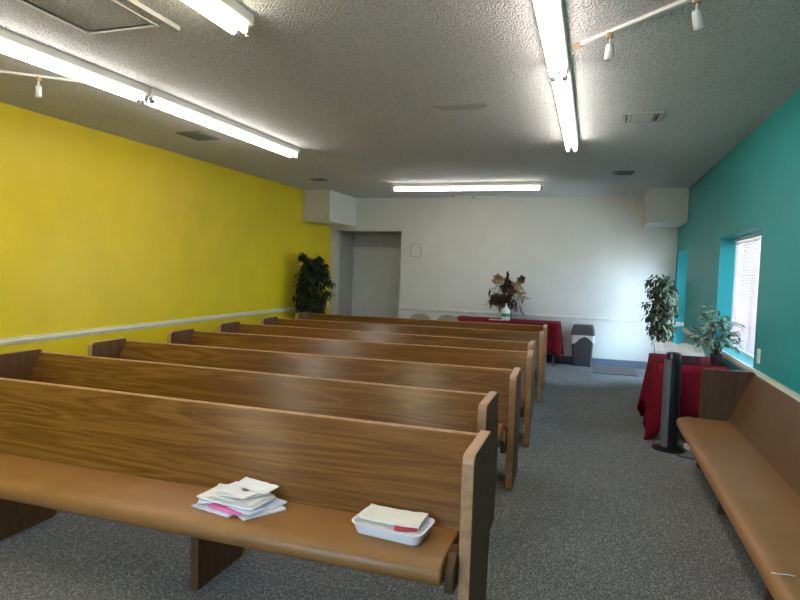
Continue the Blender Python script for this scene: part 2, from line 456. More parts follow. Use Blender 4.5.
# ------------------------------------------------------------------ ceiling fittings
def strip_light(label, loc, rz, mat):
    t = thing('fluorescent_fixture', label, 'ceiling light', loc, rz, 'fluorescent strip lights on the ceiling')
    L = 1.215
    MB().prism([(-.066, 0), (.066, 0), (.066, -.054), (.040, -.076), (-.040, -.076), (-.066, -.054)], 1, -L, L).build('housing', 'housing', t, bevel=.003)
    for sx in (-1, 1):
        MB().tube([(sx * .036, -L + .045, -.099), (sx * .036, L - .045, -.099)], .0175, 12).build('tube', mat, t, smooth=False)
        for sy in (-1, 1):
            y = sy * (L - .012)
            hb = MB(); hb.box(sx * .036 - .013, sx * .036 + .013, y - .008, y + .008, -.122, -.070)
            hb.tube([(sx * .036, y, -.099), (sx * .036, y - sy * .034, -.099)], .0172, 12)
            hb.build('lamp_holder', 'metal', t)
    return t
strip_light('leftmost ceiling strip light running off the left edge near the camera', (-3.57, 2.775, H), -.040, 'tube')
strip_light('unseen strip light added behind the camera to continue the left row', (-3.665, .28, H), -.040, 'tube_warm')  # added fixture, out of view, brightening the near end of the room
strip_light('strip light near the yellow wall continuing the leftmost one away from camera', (-3.48, 5.215, H), -.022, 'tube')
strip_light('strip light cut by the top edge just right of the attic hatch', (-1.935, 1.755, H), 0, 'tube_warm')
strip_light('nearer strip light of the right row, beside the two-spot track', (-.277, 2.875, H), 0, 'tube_pink')
strip_light('farther strip light of the right row, pointing at the teal corner', (-.270, 5.320, H), 0, 'tube')
strip_light('strip light set crosswise in front of the white back wall', (-2.005, 9.39, H), R(90), 'tube')

def spot(parent, loc, tilt, axis):
    h = MB()
    h.lathe([(.0, 0), (.020, 0), (.020, -.03), (.0, -.03)], (0, 0, 0), 12)
    st = h.build('adapter', 'beige_plastic', parent, smooth=False); st.location = loc
    s2 = MB(); s2.tube([(0, 0, -.028), (0, 0, -.07)], .006, 8); a = s2.build('stem', 'white_plastic', parent); a.location = loc
    c = MB(); c.lathe([(0, .005), (.018, .005), (.023, -.008), (.025, -.085), (.021, -.085), (.019, -.03), (0, -.03)], (0, 0, 0), 18)
    b = c.build('spot_head', 'white_plastic', parent, smooth=True)
    b.location = (loc[0], loc[1], loc[2] - .068); b.rotation_euler = (tilt, axis, 0)

def track(label, a, b_, heads, tilt):
    a = Vector(a); b_ = Vector(b_); d = b_ - a
    t = thing('track_light', label, 'track light', a, math.atan2(d.y, d.x))
    L = d.length
    MB().box(.03, L, -.013, .013, -.020, 0).build('track_rail', 'housing', t, bevel=.002)
    MB().box(0, .055, -.016, .016, -.026, 0).build('end_feed', 'beige_plastic', t, bevel=.003)
    for q, tl in heads: spot(t, (q * L, 0, -.016), tl, 0)
    return t
track('track light rail with two white spots at top right of the ceiling', (-.168, 3.825, H), (1.04, 2.71, H), [(.165, 0.0), (.49, R(20))], 0)
track('track light rail with one spot beyond the leftmost strip light', (-3.62, 3.93, H), (-4.85, 2.95, H), [(.40, R(0))], 0)
track('short track light rail with one small spot against the back wall', (-2.6, 11.04, H), (-1.55, 11.10, H), [(.385, 0)], 0)

def ceiling_vent(label, x0, x1, y0, y1, face='vent'):
    t = thing('ceiling_vent', label, 'air vent', ((x0 + x1) / 2, (y0 + y1) / 2, H), 0, 'air vents in the ceiling')
    a, b_ = (x1 - x0) / 2, (y1 - y0) / 2
    MB().box(-a + .02, a - .02, -b_ + .02, b_ - .02, -.004, 0).build('duct_opening', 'dark_slot', t)
    f = MB(); e = .035
    f.box(-a, -a + e, -b_, b_, -.012, 0); f.box(a - e, a, -b_, b_, -.012, 0); f.box(-a + e, a - e, -b_, -b_ + e, -.012, 0); f.box(-a + e, a - e, b_ - e, b_, -.012, 0)
    f.build('frame', face, t, bevel=.002)
    s = MB(); n = 7
    for i in range(n):
        y = -b_ + e + (i + .5) * (2 * b_ - 2 * e) / n
        s.box(-a * .52, a * .52, -.0012, .0012, -.014, .014, Matrix.Translation((0, y, -.008)) @ Matrix.Rotation(R(52), 4, 'X'))
    for x in (-a * .52, a * .52): s.box(x - .006, x + .006, -b_ + e, b_ - e, -.012, -.002)
    for q in (-1, 1):
        for i in range(2):
            x = q * (a * .52 + (i + 1) * (a * .48 - e) / 3)
            s.box(-.0012, .0012, -b_ + e, b_ - e, -.010, .008, Matrix.Translation((x, 0, -.006)) @ Matrix.Rotation(R(35 * q), 4, 'Y'))
    s.build('louvers', face, t)
    return t
ceiling_vent('rectangular air vent right of the right strip lights', .18, .51, 5.50, 5.83)
ceiling_vent('small dark air vent far back beside the right row', .20, .465, 8.52, 8.78, 'vent_dark')
ceiling_vent('square air vent between the left strip lights and yellow wall', -4.36, -4.06, 5.42, 5.80, 'vent_dark')
ceiling_vent('small dark air vent in front of the left soffit box', -4.41, -4.16, 8.70, 8.90, 'vent_dark')

o = thing('attic_hatch', 'attic hatch framed in white molding at the ceiling top left', 'hatch', (-2.74, 2.6, H))
MB().box(-.25, .25, -.32, .32, -.006, 0).build('hatch_panel', 'ceiling', o)
f = MB(); f.box(-.34, -.25, -.41, .41, -.018, 0); f.box(.25, .34, -.41, .41, -.018, 0); f.box(-.25, .25, -.41, -.32, -.018, 0); f.box(-.25, .25, .32, .41, -.018, 0)
f.build('frame', 'ceiling', o, bevel=.003)
f = MB(); f.box(-.258, -.250, -.328, .328, -.026, -.006); f.box(.250, .258, -.328, .328, -.026, -.006); f.box(-.25, .25, -.328, -.320, -.026, -.006); f.box(-.25, .25, .320, .328, -.026, -.006)
f.box(.334, .344, -.41, .41, -.026, 0)
f.build('bead', 'white_trim', o)
struct(MB().prism([(-1.36, 4.99), (-.92, 4.96), (-.90, 5.03), (-.98, 5.14), (-1.24, 5.12), (-1.33, 5.06)], 2, H - .003, H + .002).build('ceiling_patch', 'patch'), 'smooth patched spot on the textured ceiling')

# ------------------------------------------------------------------ pews
def panel_profile(d, h, back=.07):
    """side outline of a pew end: (depth, height); depth 0 is the top back corner"""
    return [(-d + .02, 0), (-d, .02), (-d, h - .035), (-d + .008, h - .012), (-d + .03, h), (-.03, h), (-.008, h - .010), (.002, h - .035),
            (back * .43, h * .80), (back, h * .60), (back, h * .42), (back * .64, h * .25), (back * .43, .02), (back * .2, 0)]
def make_pew(L, supports, label, group, depth=.45, seat_front=-.60, sm='seat', back_mat='oak_x', end_mat='oak_z', seat_back=-.255, ht=.868, bulge=.07):
    t = thing('pew', label, 'pew', (0, 0, 0), 0, group)
    h2 = L / 2
    for sx in (-1, 1):
        x0, x1 = (h2 - .054, h2) if sx > 0 else (-h2, -h2 + .054)
        e = MB(); e.prism(panel_profile(depth, ht, bulge), 0, x0, x1)
        ep = e.build('end_panel', end_mat, t, bevel=.007)
        if end_mat == 'oak_z':          # paler oak tone on every face but the two sides
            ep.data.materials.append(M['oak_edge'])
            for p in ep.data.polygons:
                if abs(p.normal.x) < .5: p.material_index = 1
        # short rounded ear that carries the seat front beside the end panel
        xe0, xe1 = (h2 - .094, h2 - .056) if sx > 0 else (-h2 + .056, -h2 + .094)
        ear = [(-depth - .085, .36), (-depth - .085, .40), (-depth - .01, .455), (-depth + .06, .455), (-depth + .06, .30), (-depth - .07, .30)]
        MB().prism(ear, 0, xe0, xe1).build('seat_bracket', end_mat, t, bevel=.006)
    xi = h2 - .055
    # backrest: leaning board from seat to top
    bk = MB(); bk.prism([(seat_back - .01, .40), (-.030, .838), (-.026, .845), (-.004, .845), (0, .838), (seat_back + .03, .40)], 0, -xi, xi)
    bo = bk.build('backrest', back_mat, t, bevel=.003)
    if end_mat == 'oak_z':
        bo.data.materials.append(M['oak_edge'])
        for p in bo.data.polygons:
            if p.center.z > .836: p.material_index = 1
    # seat: padded slab with a rolled front edge
    sf = seat_front
    sp = [(seat_back + .02, .452), (seat_back - .12, .452), (sf + .07, .452), (sf + .035, .448), (sf + .012, .436), (sf, .418), (sf - .003, .395), (sf + .004, .374), (sf + .022, .358),
          (sf + .06, .352), (seat_back + .01, .40)]
    xs = h2 - .094
    MB().prism(sp, 0, -xs, xs).build('seat', sm, t, bevel=.010, smooth=True)
    for x in supports:
        s = MB(); s.prism([(-.425, .0), (-.03, .0), (.02 - .04 * (bulge == 0), .06), (-.02 - .03 * (bulge == 0), .22), (seat_back + .02, .372), (-.425, .372)], 0, x - .024, x + .024)
        s.build('support', end_mat, t, bevel=.006)
    return t
GP = 'oak pews in rows across the room'
CTRL = {
 1: (-.43, 2.86, -4.57, 2.86), 2: (-.545, 3.815, -4.425, 3.805), 3: (-.51, 4.86, -4.40, 4.72), 4: (-.523, 6.03, -4.40, 5.78),
 5: (-.582, 6.87, -4.46, 6.81), 6: (-.596, 8.06, -4.44, 7.78), 7: (-.652, 9.10, -4.44, 8.88)}
PL = {1: 'nearest oak pew with loose papers and a tray on its tan seat',
      2: 'second oak pew from the camera, directly behind the one with papers',
      3: 'third oak pew from the camera, its whole right end and foot in view',
      4: 'fourth oak pew from the camera, in the middle of the rows',
      5: 'fifth oak pew from the camera, third from the rearmost',
      6: 'sixth oak pew from the camera, just before the rearmost one',
      7: 'rearmost oak pew, in front of the red back table and chairs'}
proto = None
for i, (xr, yr, xl, yl) in CTRL.items():
    if i == 1:
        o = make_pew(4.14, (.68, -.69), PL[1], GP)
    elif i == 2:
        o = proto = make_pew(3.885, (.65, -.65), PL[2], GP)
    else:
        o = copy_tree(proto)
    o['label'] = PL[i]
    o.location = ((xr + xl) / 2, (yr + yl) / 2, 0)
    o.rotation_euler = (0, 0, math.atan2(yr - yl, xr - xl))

# bench along the teal wall (faces into the room)
bench = make_pew(4.6, (1.15, -.05, -1.25), 'long tan covered pew along the teal wall at right', None, depth=.405, seat_front=-.592, sm='bench', back_mat='bench_back', end_mat='dark_oak', seat_back=-.20, bulge=0)
bench.rotation_euler = (0, 0, R(-90))
bench.location = (1.335 - .003, 5.61 - 2.3, 0)
cr = MB(); cr.tube([(.60, -.585, .4535), (.605, -.555, .4545), (.598, -.535, .4545), (.600, -.50, .4545)], .0022, 5)
cr.build('seat_tear', 'paper_cream', bench)

# ------------------------------------------------------------------ papers on the nearest pew
SZ = .4545
def sheet(name, mat, label, cx, cy, z, w_, d_, th, rz, tilt=(0, 0), bend=.0, cat='papers', group=None, edge=None):
    """a sheet or booklet: thin slab, gently bent"""
    t = thing(name, label, cat, (cx, cy, z), rz, group)
    nx, ny = 8, 4
    bm = MB(); top = []; bot = []
    for i in range(nx + 1):
        rt, rb = [], []
        for j in range(ny + 1):
            x = (i / nx - .5) * w_; y = (j / ny - .5) * d_
            zz = bend * (2 * x / w_) ** 2 + tilt[0] * (x + w_ / 2) + tilt[1] * (y + d_ / 2) + .0016 * math.sin(9 * i + 5 * j)
            rt.append(bm.bm.verts.new((x, y, zz + th))); rb.append(bm.bm.verts.new((x, y, zz)))
        top.append(rt); bot.append(rb)
    for i in range(nx):
        for j in range(ny):
            bm.bm.faces.new([top[i][j], top[i + 1][j], top[i + 1][j + 1], top[i][j + 1]])
    tp = bm
    for i in range(nx):
        for j in range(ny):
            bm.bm.faces.new([bot[i][j], bot[i][j + 1], bot[i + 1][j + 1], bot[i + 1][j]])
    for i in range(nx):
        bm.bm.faces.new([bot[i][0], bot[i + 1][0], top[i + 1][0], top[i][0]]); bm.bm.faces.new([top[i][ny], top[i + 1][ny], bot[i + 1][ny], bot[i][ny]])
    for j in range(ny):
        bm.bm.faces.new([top[0][j], bot[0][j], bot[0][j + 1], top[0][j + 1]]); bm.bm.faces.new([bot[nx][j], top[nx][j], top[nx][j + 1], bot[nx][j + 1]])
    bm.build('pages', mat, t)
    return t
GPP = 'loose papers heaped on the nearest pew'
def heap(mat, label, *a, **k): return sheet('paper_booklet', mat, label, *a, group=GPP, **k)
heap('paper_blue', 'pale blue sheet at the bottom front left of the paper heap', -1.665, 2.435, SZ, .24, .16, .006, R(-10), cat='paper')
heap('paper', 'thin white booklet sticking out of the heap at lower right', -1.480, 2.465, SZ, .15, .22, .007, R(-32), cat='booklet')
heap('paper_pink', 'bright pink sheet near the front of the paper heap', -1.60, 2.425, SZ + .0105, .20, .12, .007, R(-12), cat='paper')
heap('paper', 'white booklet with a curled left corner in the heap', -1.615, 2.485, SZ + .0275, .34, .18, .008, R(-6), bend=.006, cat='booklet')
heap('pages', 'thick pile of printed sheets in the middle of the heap', -1.575, 2.490, SZ + .0410, .24, .17, .012, R(-12), cat='booklet')
heap('paper_cream', 'cream booklet near the top left of the heap', -1.635, 2.505, SZ + .0565, .22, .15, .003, R(14), cat='booklet')
heap('paper', 'white booklet lying on top of the heap with dark print', -1.600, 2.490, SZ + .0690, .20, .14, .003, R(-15), cat='booklet')
heap('paper', 'white open booklet leaning up at the back of the heap', -1.545, 2.548, SZ + .0745, .22, .09, .004, R(-12), tilt=(0, .12), cat='booklet')
heap('paper_blue', 'pale blue envelope poking out at the right of the heap', -1.445, 2.530, SZ + .0155, .10, .12, .004, R(-10), tilt=(-.06, 0), cat='envelope')
heap('paper', 'white sheet with a torn edge poking out left of the heap', -1.735, 2.455, SZ + .0215, .12, .12, .003, R(28), cat='paper')
heap('pages', 'printed sheet fanned out over the middle of the heap', -1.575, 2.520, SZ + .0630, .20, .13, .003, R(-28), cat='paper')
heap('paper_blue', 'pale blue folded sheet under the heap at its front right', -1.515, 2.415, SZ + .0215, .16, .10, .003, R(-18), cat='paper')
# print on the top booklet
for ch in list(bpy.data.objects):
    if ch.name.startswith('paper_booklet') and ch.get('label', '').endswith('dark print'):
        q = MB(); q.prism([(-.005, .01), (.035, .0), (.05, .03), (.03, .045), (.012, .035)], 2, .0045, .0052); q.build('printed_picture', 'print', ch)

# tray with folded papers
tr = thing('paper_tray', 'shallow white plastic tray on the nearest pew by its right end', 'tray', (-.800, 2.485, SZ), R(-6))
t1 = MB()
def rrect(w_, d_, r, n=4):
    out = []
    for (sx, sy, a0) in ((1, 1, 0), (-1, 1, 90), (-1, -1, 180), (1, -1, 270)):
        for k in range(n + 1):
            a = R(a0 + 90 * k / n); out.append((sx * (w_ / 2 - r) + r * math.cos(a), sy * (d_ / 2 - r) + r * math.sin(a)))
    return out
def shell(mb, levels):
    rings = [[mb.bm.verts.new((x, y, z)) for x, y in rrect(w_, d_, r)] for w_, d_, r, z in levels]
    n = len(rings[0])
    for A, B in zip(rings, rings[1:]):
        for k in range(n): mb.bm.faces.new([A[k], A[(k + 1) % n], B[(k + 1) % n], B[k]])
    mb.bm.faces.new(list(reversed(rings[0]))); mb.bm.faces.new(rings[-1])
shell(t1, [(.30, .17, .03, 0), (.335, .205, .04, .048), (.345, .215, .042, .050), (.345, .215, .042, .053), (.325, .195, .036, .053), (.29, .16, .028, .006)])
t1.build('tray_shell', 'tray', tr)
def in_tray(name, mat, label, x, y, z, w_, d_, th, rz, cat, **k):
    v = Matrix.Rotation(R(-6), 4, 'Z') @ Vector((x, y, 0))
    return sheet(name, mat, label, -.800 + v.x, 2.485 + v.y, SZ + z, w_, d_, th, R(-6) + rz, cat=cat, group='papers in the plastic tray', **k)
in_tray('folded_paper', 'paper', 'white papers filling the plastic tray', 0, 0, .010, .27, .145, .032, 0, 'papers')
in_tray('folded_paper', 'paper_red', 'small red folded paper in the plastic tray', .075, -.030, .046, .10, .07, .008, R(20), 'paper')
in_tray('folded_paper', 'paper_cream', 'cream folded papers lying on top of the plastic tray', -.006, .020, .0555, .280, .150, .010, R(5), 'papers', bend=.005)

# ------------------------------------------------------------------ tables with red cloths
def make_table(name, label, cx, cy, w_, d_, h):
    t = thing(name, label, 'table', (cx, cy, 0))
    MB().box(-w_ / 2, w_ / 2, -d_ / 2, d_ / 2, h - .03, h).build('tabletop', 'table_wood', t, bevel=.005)
    for sx in (-1, 1):
        for sy in (-1, 1):
            x, y = sx * (w_ / 2 - .07), sy * (d_ / 2 - .07)
            MB().tube([(x, y, 0), (x, y, h - .031)], .016, 10).build('leg', 'metal', t, smooth=True)
    return t
def drape(name, label, cx, cy, w_, d_, h, hang, corner, seed, flare=.05, cat='tablecloth', front_hang=None, wave=1.0, limits=None):
    rnd = random.Random(seed)
    per = []
    n = 18
    def add(p, q, nrm, L):
        for k in range(n):
            t = k / n
            per.append((p[0] + (q[0] - p[0]) * t, p[1] + (q[1] - p[1]) * t, nrm, t, L))
    a, b = w_ / 2 + .004, d_ / 2 + .004
    add((-a, -b), (a, -b), (0, -1), w_); add((a, -b), (a, b), (1, 0), d_); add((a, b), (-a, b), (0, 1), w_); add((-a, b), (-a, -b), (-1, 0), d_)
    ph = rnd.random() * 6
    mb = MB(); rings = []
    N_ = len(per)
    ztop = h + .002
    def outward(i):
        x, y, nrm, t, L = per[i]
        if t == 0:
            p = per[i - 1][2]; v = Vector((nrm[0] + p[0], nrm[1] + p[1], 0)); return v.normalized(), 1.0
        e = min(t, 1 - t) * L
        c = min(1, max(0, 1.35 - e / .13))
        pr = per[(i // n * n + n) % N_][2] if t > .5 else per[i // n * n - 1][2]
        v = Vector((nrm[0] + pr[0] * c * .8, nrm[1] + pr[1] * c * .8, 0)).normalized()
        return v, c
    for lv in range(8):
        f_ = lv / 7
        ring = []
        for i in range(N_):
            x, y, nrm, t, L = per[i]
            v, c = outward(i)
            dist = sum(pp[4] / n for pp in per[:i])
            wv = math.sin(dist * 2 * PI / .21 + ph) * .55 + math.sin(dist * 2 * PI / .13 + ph * 2) * .25
            hh = (front_hang if (front_hang and nrm == (0, -1)) else hang)
            hh = hh + (corner - hh) * c ** 1.4 + wv * .01
            out = flare * f_ * (.5 + .35 * wv * wave) + c * .05 * f_ + .003
            if f_ > 0: out += .012 * wv * f_ * wave
            z = ztop - hh * f_
            if f_ == 0: px, py = x, y
            else: px, py = x + v.x * out, y + v.y * out
            px += cx; py += cy
            if limits:
                px = min(max(px, limits[0]), limits[1]); py = min(max(py, limits[2]), limits[3])
            ring.append(mb.bm.verts.new((px, py, z if f_ else ztop)))
        rings.append(ring)
    for A, B in zip(rings, rings[1:]):
        for k in range(N_): mb.bm.faces.new([A[k], A[(k + 1) % N_], B[(k + 1) % N_], B[k]])
    # inner top
    inn = [mb.bm.verts.new((cx + (v.co.x - cx) * .9, cy + (v.co.y - cy) * .9, ztop + .001)) for v in rings[0]]
    for k in range(N_): mb.bm.faces.new([rings[0][k], inn[k], inn[(k + 1) % N_], rings[0][(k + 1) % N_]])
    mb.bm.faces.new(inn)
    o = mb.build(name, 'cloth', None, smooth=True, solid=.003)
    return tag(o, label, cat)
# side table by the window
TX0, TX1, TY0, TY1, TH = .65, 1.335, 6.43, 7.30, .757
make_table('side_table', 'small table under the red cloth by the window', (TX0 + TX1) / 2, (TY0 + TY1) / 2, TX1 - TX0 - .02, TY1 - TY0, TH)
drape('tablecloth', 'red cloth on the small table by the window, hanging to the floor', (TX0 + TX1) / 2, (TY0 + TY1) / 2, TX1 - TX0 - .02, TY1 - TY0, TH, .50, .75, 3, flare=.08, wave=1.5, limits=(-9, XR - .03, -9, 99))
# long table at the back wall
BX0, BX1, BY0, BY1 = -2.38, -.52, 10.62, 11.2
make_table('folding_table', 'long table under the red cloth against the white back wall', (BX0 + BX1) / 2, (BY0 + BY1) / 2, BX1 - BX0, BY1 - BY0, TH)
drape('tablecloth', 'red cloth on the long table against the back wall', (BX0 + BX1) / 2, (BY0 + BY1) / 2, BX1 - BX0, BY1 - BY0, TH, .47, .60, 5, flare=.06, wave=1.8, limits=(-9, 9, -9, YB - .032))

# open book on a dark red box
bx = thing('book_stand', 'dark red wooden box holding the open book on the red cloth', 'book stand', (.93, 6.64, TH + .0065))
MB().prism([(-.12, 0), (.13, 0), (.13, .135), (-.12, .088)], 0, -.14, .14).build('box_body', 'red_box', bx, bevel=.004)
MB().prism([(-.135, .086), (-.12, .088), (-.12, .110), (-.135, .108)], 0, -.145, .145).build('ledge', 'red_box', bx)
ang = math.atan2(.047, .25)
bk = thing('open_book', 'large open book with white pages lying on a dark red stand', 'book', (.875, 6.640, TH + .0065 + .1265))
bk.rotation_euler = (ang, 0, R(-3))
W_ = .225; Dp = .16
MB().box(-W_ - .006, W_ + .006, -Dp - .006, Dp + .006, -.008, -.002).build('cover', 'red_box', bk)
for s_ in (-1, 1):
    pr = []
    for k in range(9):
        t = k / 8; pr.append((s_ * t * W_, .006 + .030 * math.sin(PI * min(1, t * 1.25 + .08)) ** .8 * (1 - .35 * t) if t < .75 else .006 + .022 * (1 - (t - .75) * 2)))
    pr = [(s_ * 0.0, -.001)] + pr + [(s_ * W_, -.001)]
    MB().prism(pr, 1, -Dp, Dp).build('page_block', 'pages', bk)

# potted plant on the side table
def pot(parent, r0, r1, h, mat):
    MB().lathe([(0, 0), (r0, 0), (r0 * 1.02, .01), (r1, h - .02), (r1 * 1.06, h - .015), (r1 * 1.06, h), (r1 * .94, h), (r1 * .9, h - .02), (0, h - .02)], n=24).build('pot', mat, parent, smooth=False)
    MB().lathe([(0, h - .022), (r1 * .90, h - .026), (r1 * .9, h - .012), (0, h - .008)], n=20).build('soil', 'soil', parent)
pl = thing('potted_plant', 'leafy green plant in a dark pot on the red window table', 'plant', (1.225, 6.66, TH + .0065))
pot(pl, .045, .058, .11, 'pot')
rnd = random.Random(11)
lv = MB(); st = MB()
for i in range(58):
    a = rnd.random() * 2 * PI; rad = .03 + .165 * rnd.random() ** .8; hh = .17 + .46 * rnd.random() * (1 - .5 * rad / .25)
    tip = Vector((math.cos(a) * rad * (1.0 if math.cos(a) < 0 else .72), math.sin(a) * rad, hh))
    b0 = Vector((math.cos(a) * .015, math.sin(a) * .015, .095)); mid = (b0 + tip) / 2 + Vector((0, 0, .05))
    st.tube([b0, mid, tip], .0022, 5)
    for q in range(3):
        base = tip if q == 0 else b0.lerp(tip, .55 + .2 * q)
        d = Vector((math.cos(a + rnd.uniform(-.9, .9)), math.sin(a + rnd.uniform(-.9, .9)), rnd.uniform(-.35, .8)))
        L_ = rnd.uniform(.10, .16)
        if 1.225 + base.x + d.normalized().x * L_ > XR + .11: d.x *= -.4
        lv.leaf(base, d, (0, 0, 1), L_, rnd.uniform(.04, .06), droop=rnd.uniform(.1, .5))
st.build('stems', 'ficus2', pl); lv.build('foliage', 'lily', pl)

# artificial ficus trees
def ficus(label, loc, r, z0, z1, n, seed, mat, clampx=None, lean=0):
    rnd = random.Random(seed)
    t = thing('potted_ficus', label, 'plant', loc)
    pot(t, .12, .15, .26, 'pot')
    tr_ = MB()
    for k in range(3):
        a = 2 * PI * k / 3 + .4
        tr_.tube([(.035 * math.cos(a), .035 * math.sin(a), .235), (.03 * math.cos(a + 1.2), .03 * math.sin(a + 1.2), .55), (.02 * math.cos(a + 2.6), .02 * math.sin(a + 2.6), .85), (.05 * math.cos(a + 3), .05 * math.sin(a + 3), 1.15 * z1 / 1.9), (.10 * math.cos(a + 3), .10 * math.sin(a + 3), z1 * .86)], [.013, .012, .011, .008, .004], 7)
    br = []
    for k in range(34):
        z = z0 + (z1 - z0) * (k + .5) / 34 * .93
        a = k * 2.4 + rnd.uniform(-.3, .3)
        f_ = (z - z0) / (z1 - z0)
        prof = (1 - abs(f_ - .45) ** 1.6 * 1.2) if f_ > .45 else (.55 + .45 * f_ / .45)
        L_ = r * prof * rnd.uniform(.62, 1.0)
        b0 = Vector((.02 * math.cos(a), .02 * math.sin(a), max(.4, z - .12))); e_ = Vector((L_ * math.cos(a), L_ * math.sin(a), z + .02)); mid = b0.lerp(e_, .55) + Vector((0, 0, .09))
        if clampx: e_.x = min(max(e_.x, clampx[0]), clampx[1])
        tr_.tube([b0, mid, e_], [.005, .004, .002], 5)
        br.append((b0, mid, e_))
    tr_.build('trunk', 'bark', t, smooth=True)
    lf = MB()
    for i in range(n):
        b0, mid, e_ = rnd.choice(br)
        q = .15 + .85 * rnd.random()
        p = (b0.lerp(mid, q * 2) if q < .5 else mid.lerp(e_, q * 2 - 1)) + Vector((rnd.gauss(0, .035), rnd.gauss(0, .035), rnd.gauss(0, .03)))
        d = Vector((p.x, p.y, 0)).normalized() * .6 + Vector((rnd.uniform(-.8, .8), rnd.uniform(-.8, .8), rnd.uniform(-1.2, .15)))
        L_ = rnd.uniform(.065, .105)
        if clampx:
            if p.x + d.normalized().x * L_ < clampx[0] or p.x + d.normalized().x * L_ > clampx[1]: d.x *= -.5
            p.x = min(max(p.x, clampx[0] + .02), clampx[1] - .02)
        lf.leaf(p, d, (0, 0, 1), L_, L_ * .5, droop=.3)
    lf.build('foliage', mat, t)
    return t
ficus('tall dark green artificial ficus in the corner by the yellow wall', (-4.79, 9.68, 0), .37, .50, 1.88, 3400, 21, 'ficus', (-.37, .43))
ficus('tall artificial ficus in the back corner by the glazed door', (1.10, 10.52, 0), .33, .66, 1.66, 1250, 5, 'ficus2', (-.42, .24))

# ------------------------------------------------------------------ items on and near the back table
bt = thing('pump_bottle', 'white pump bottle with a green label on the red back table', 'bottle', (-1.452, 10.73, TH + .0045))
MB().lathe([(0, 0), (.070, 0), (.076, .008), (.076, .17), (.062, .205), (.028, .228), (.026, .240), (0, .240)], n=24).build('bottle_body', 'white_plastic', bt, smooth=True)
MB().lathe([(.0766, .07), (.0774, .071), (.0774, .125), (.0766, .126)], n=24).build('label', 'green_label', bt)
pm = MB(); pm.lathe([(0, .213), (.024, .213), (.024, .235), (.008, .238), (.008, .262), (.016, .264), (.016, .276), (0, .278)], n=16); pm.tube([(0, 0, .270), (.0, -.05, .268), (0, -.056, .258)], .006, 8)
pm_o = pm.build('pump', 'white_plastic', bt, smooth=False); pm_o.location = (0, 0, .025)
pp = MB(); pp.box(-.13, .13, -.10, .10, 0, .004)
o = pp.build('paper_sheet', 'paper'); o.location = (-1.62, 10.72, TH + .0045); o.rotation_euler = (0, 0, R(12)); tag(o, 'white paper lying left of the pump bottle on the red table', 'paper')

fl = thing('flower_arrangement', 'dried flower arrangement of dark, rust and cream leaves behind the bottle', 'flowers', (-1.44, 10.985, TH + .0045))
MB().lathe([(0, 0), (.05, 0), (.062, .03), (.066, .09), (.045, .17), (.040, .20), (.046, .215), (.036, .215), (.032, .19), (0, .19)], n=20).build('vase', 'pot', fl, smooth=True)
rnd = random.Random(4)
dk = MB(); crm = MB(); rs = MB(); stm = MB()
for i in range(150):      # dark drooping mass
    a = rnd.random() * 2 * PI; q = rnd.random()
    p = Vector((rnd.gauss(-.08, .13), rnd.gauss(-.05, .05), .40 + rnd.gauss(0, .09)))
    d = Vector((rnd.uniform(-1, .8), rnd.uniform(-.6, .2), rnd.uniform(-.9, .7)))
    dk.leaf(p, d, (0, 0, 1), rnd.uniform(.10, .18), rnd.uniform(.035, .065), droop=.4)
for i in range(46):      # long hanging tendrils on the left
    x = rnd.uniform(-.33, -.05); z = .42 + rnd.uniform(-.06, .05)
    dk.leaf(Vector((x, rnd.uniform(-.12, -.02), z)), (rnd.uniform(-.25, .1), rnd.uniform(-.1, .05), -1), (0, 1, 0), rnd.uniform(.12, .24), .036, droop=.05)
for i in range(30):      # upright dark spikes
    dk.leaf(Vector((rnd.uniform(-.07, .02), -.03, .5 + rnd.uniform(0, .30))), (rnd.uniform(-.4, .4), rnd.uniform(-.3, .1), 1), (0, 1, 0), rnd.uniform(.07, .14), .040, droop=.1)
for (cx_, cz_, n_, ra, bb) in ((-.23, .73, 26, .11, rs), (-.15, .70, 16, .10, crm), (.13, .62, 26, .12, crm), (.18, .46, 22, .12, crm), (.22, .74, 22, .09, dk), (.05, .58, 30, .13, dk), (-.08, .60, 24, .11, dk)):
    for i in range(n_):
        a = rnd.random() * 2 * PI; c_ = Vector((cx_ + rnd.gauss(0, .018), -.05 + rnd.gauss(0, .02), cz_ + rnd.gauss(0, .018)))
        bb.leaf(c_, (math.cos(a), rnd.uniform(-1, .1), math.sin(a)), (0, -1, 0), ra * rnd.uniform(.7, 1.2), ra * .5, droop=-.2)
    stm.tube([(0, 0, .2), (cx_ * .3, -.03, .45), (cx_, -.04, cz_)], .005, 6)
crm.leaf(Vector((.20, -.05, .42)), (1, -.1, -.15), (0, -1, 0), .20, .06)
stm.tube([(0, 0, .2), (-.02, -.02, .5), (-.02, -.03, .84)], .006, 6)
for ob, nm, mt in ((dk, 'dark_leaves', 'dried'), (crm, 'cream_leaves', 'dried_cream'), (rs, 'rust_blossom', 'dried_rust'), (stm, 'stems', 'bark')):
    ob.build(nm, mt, fl)

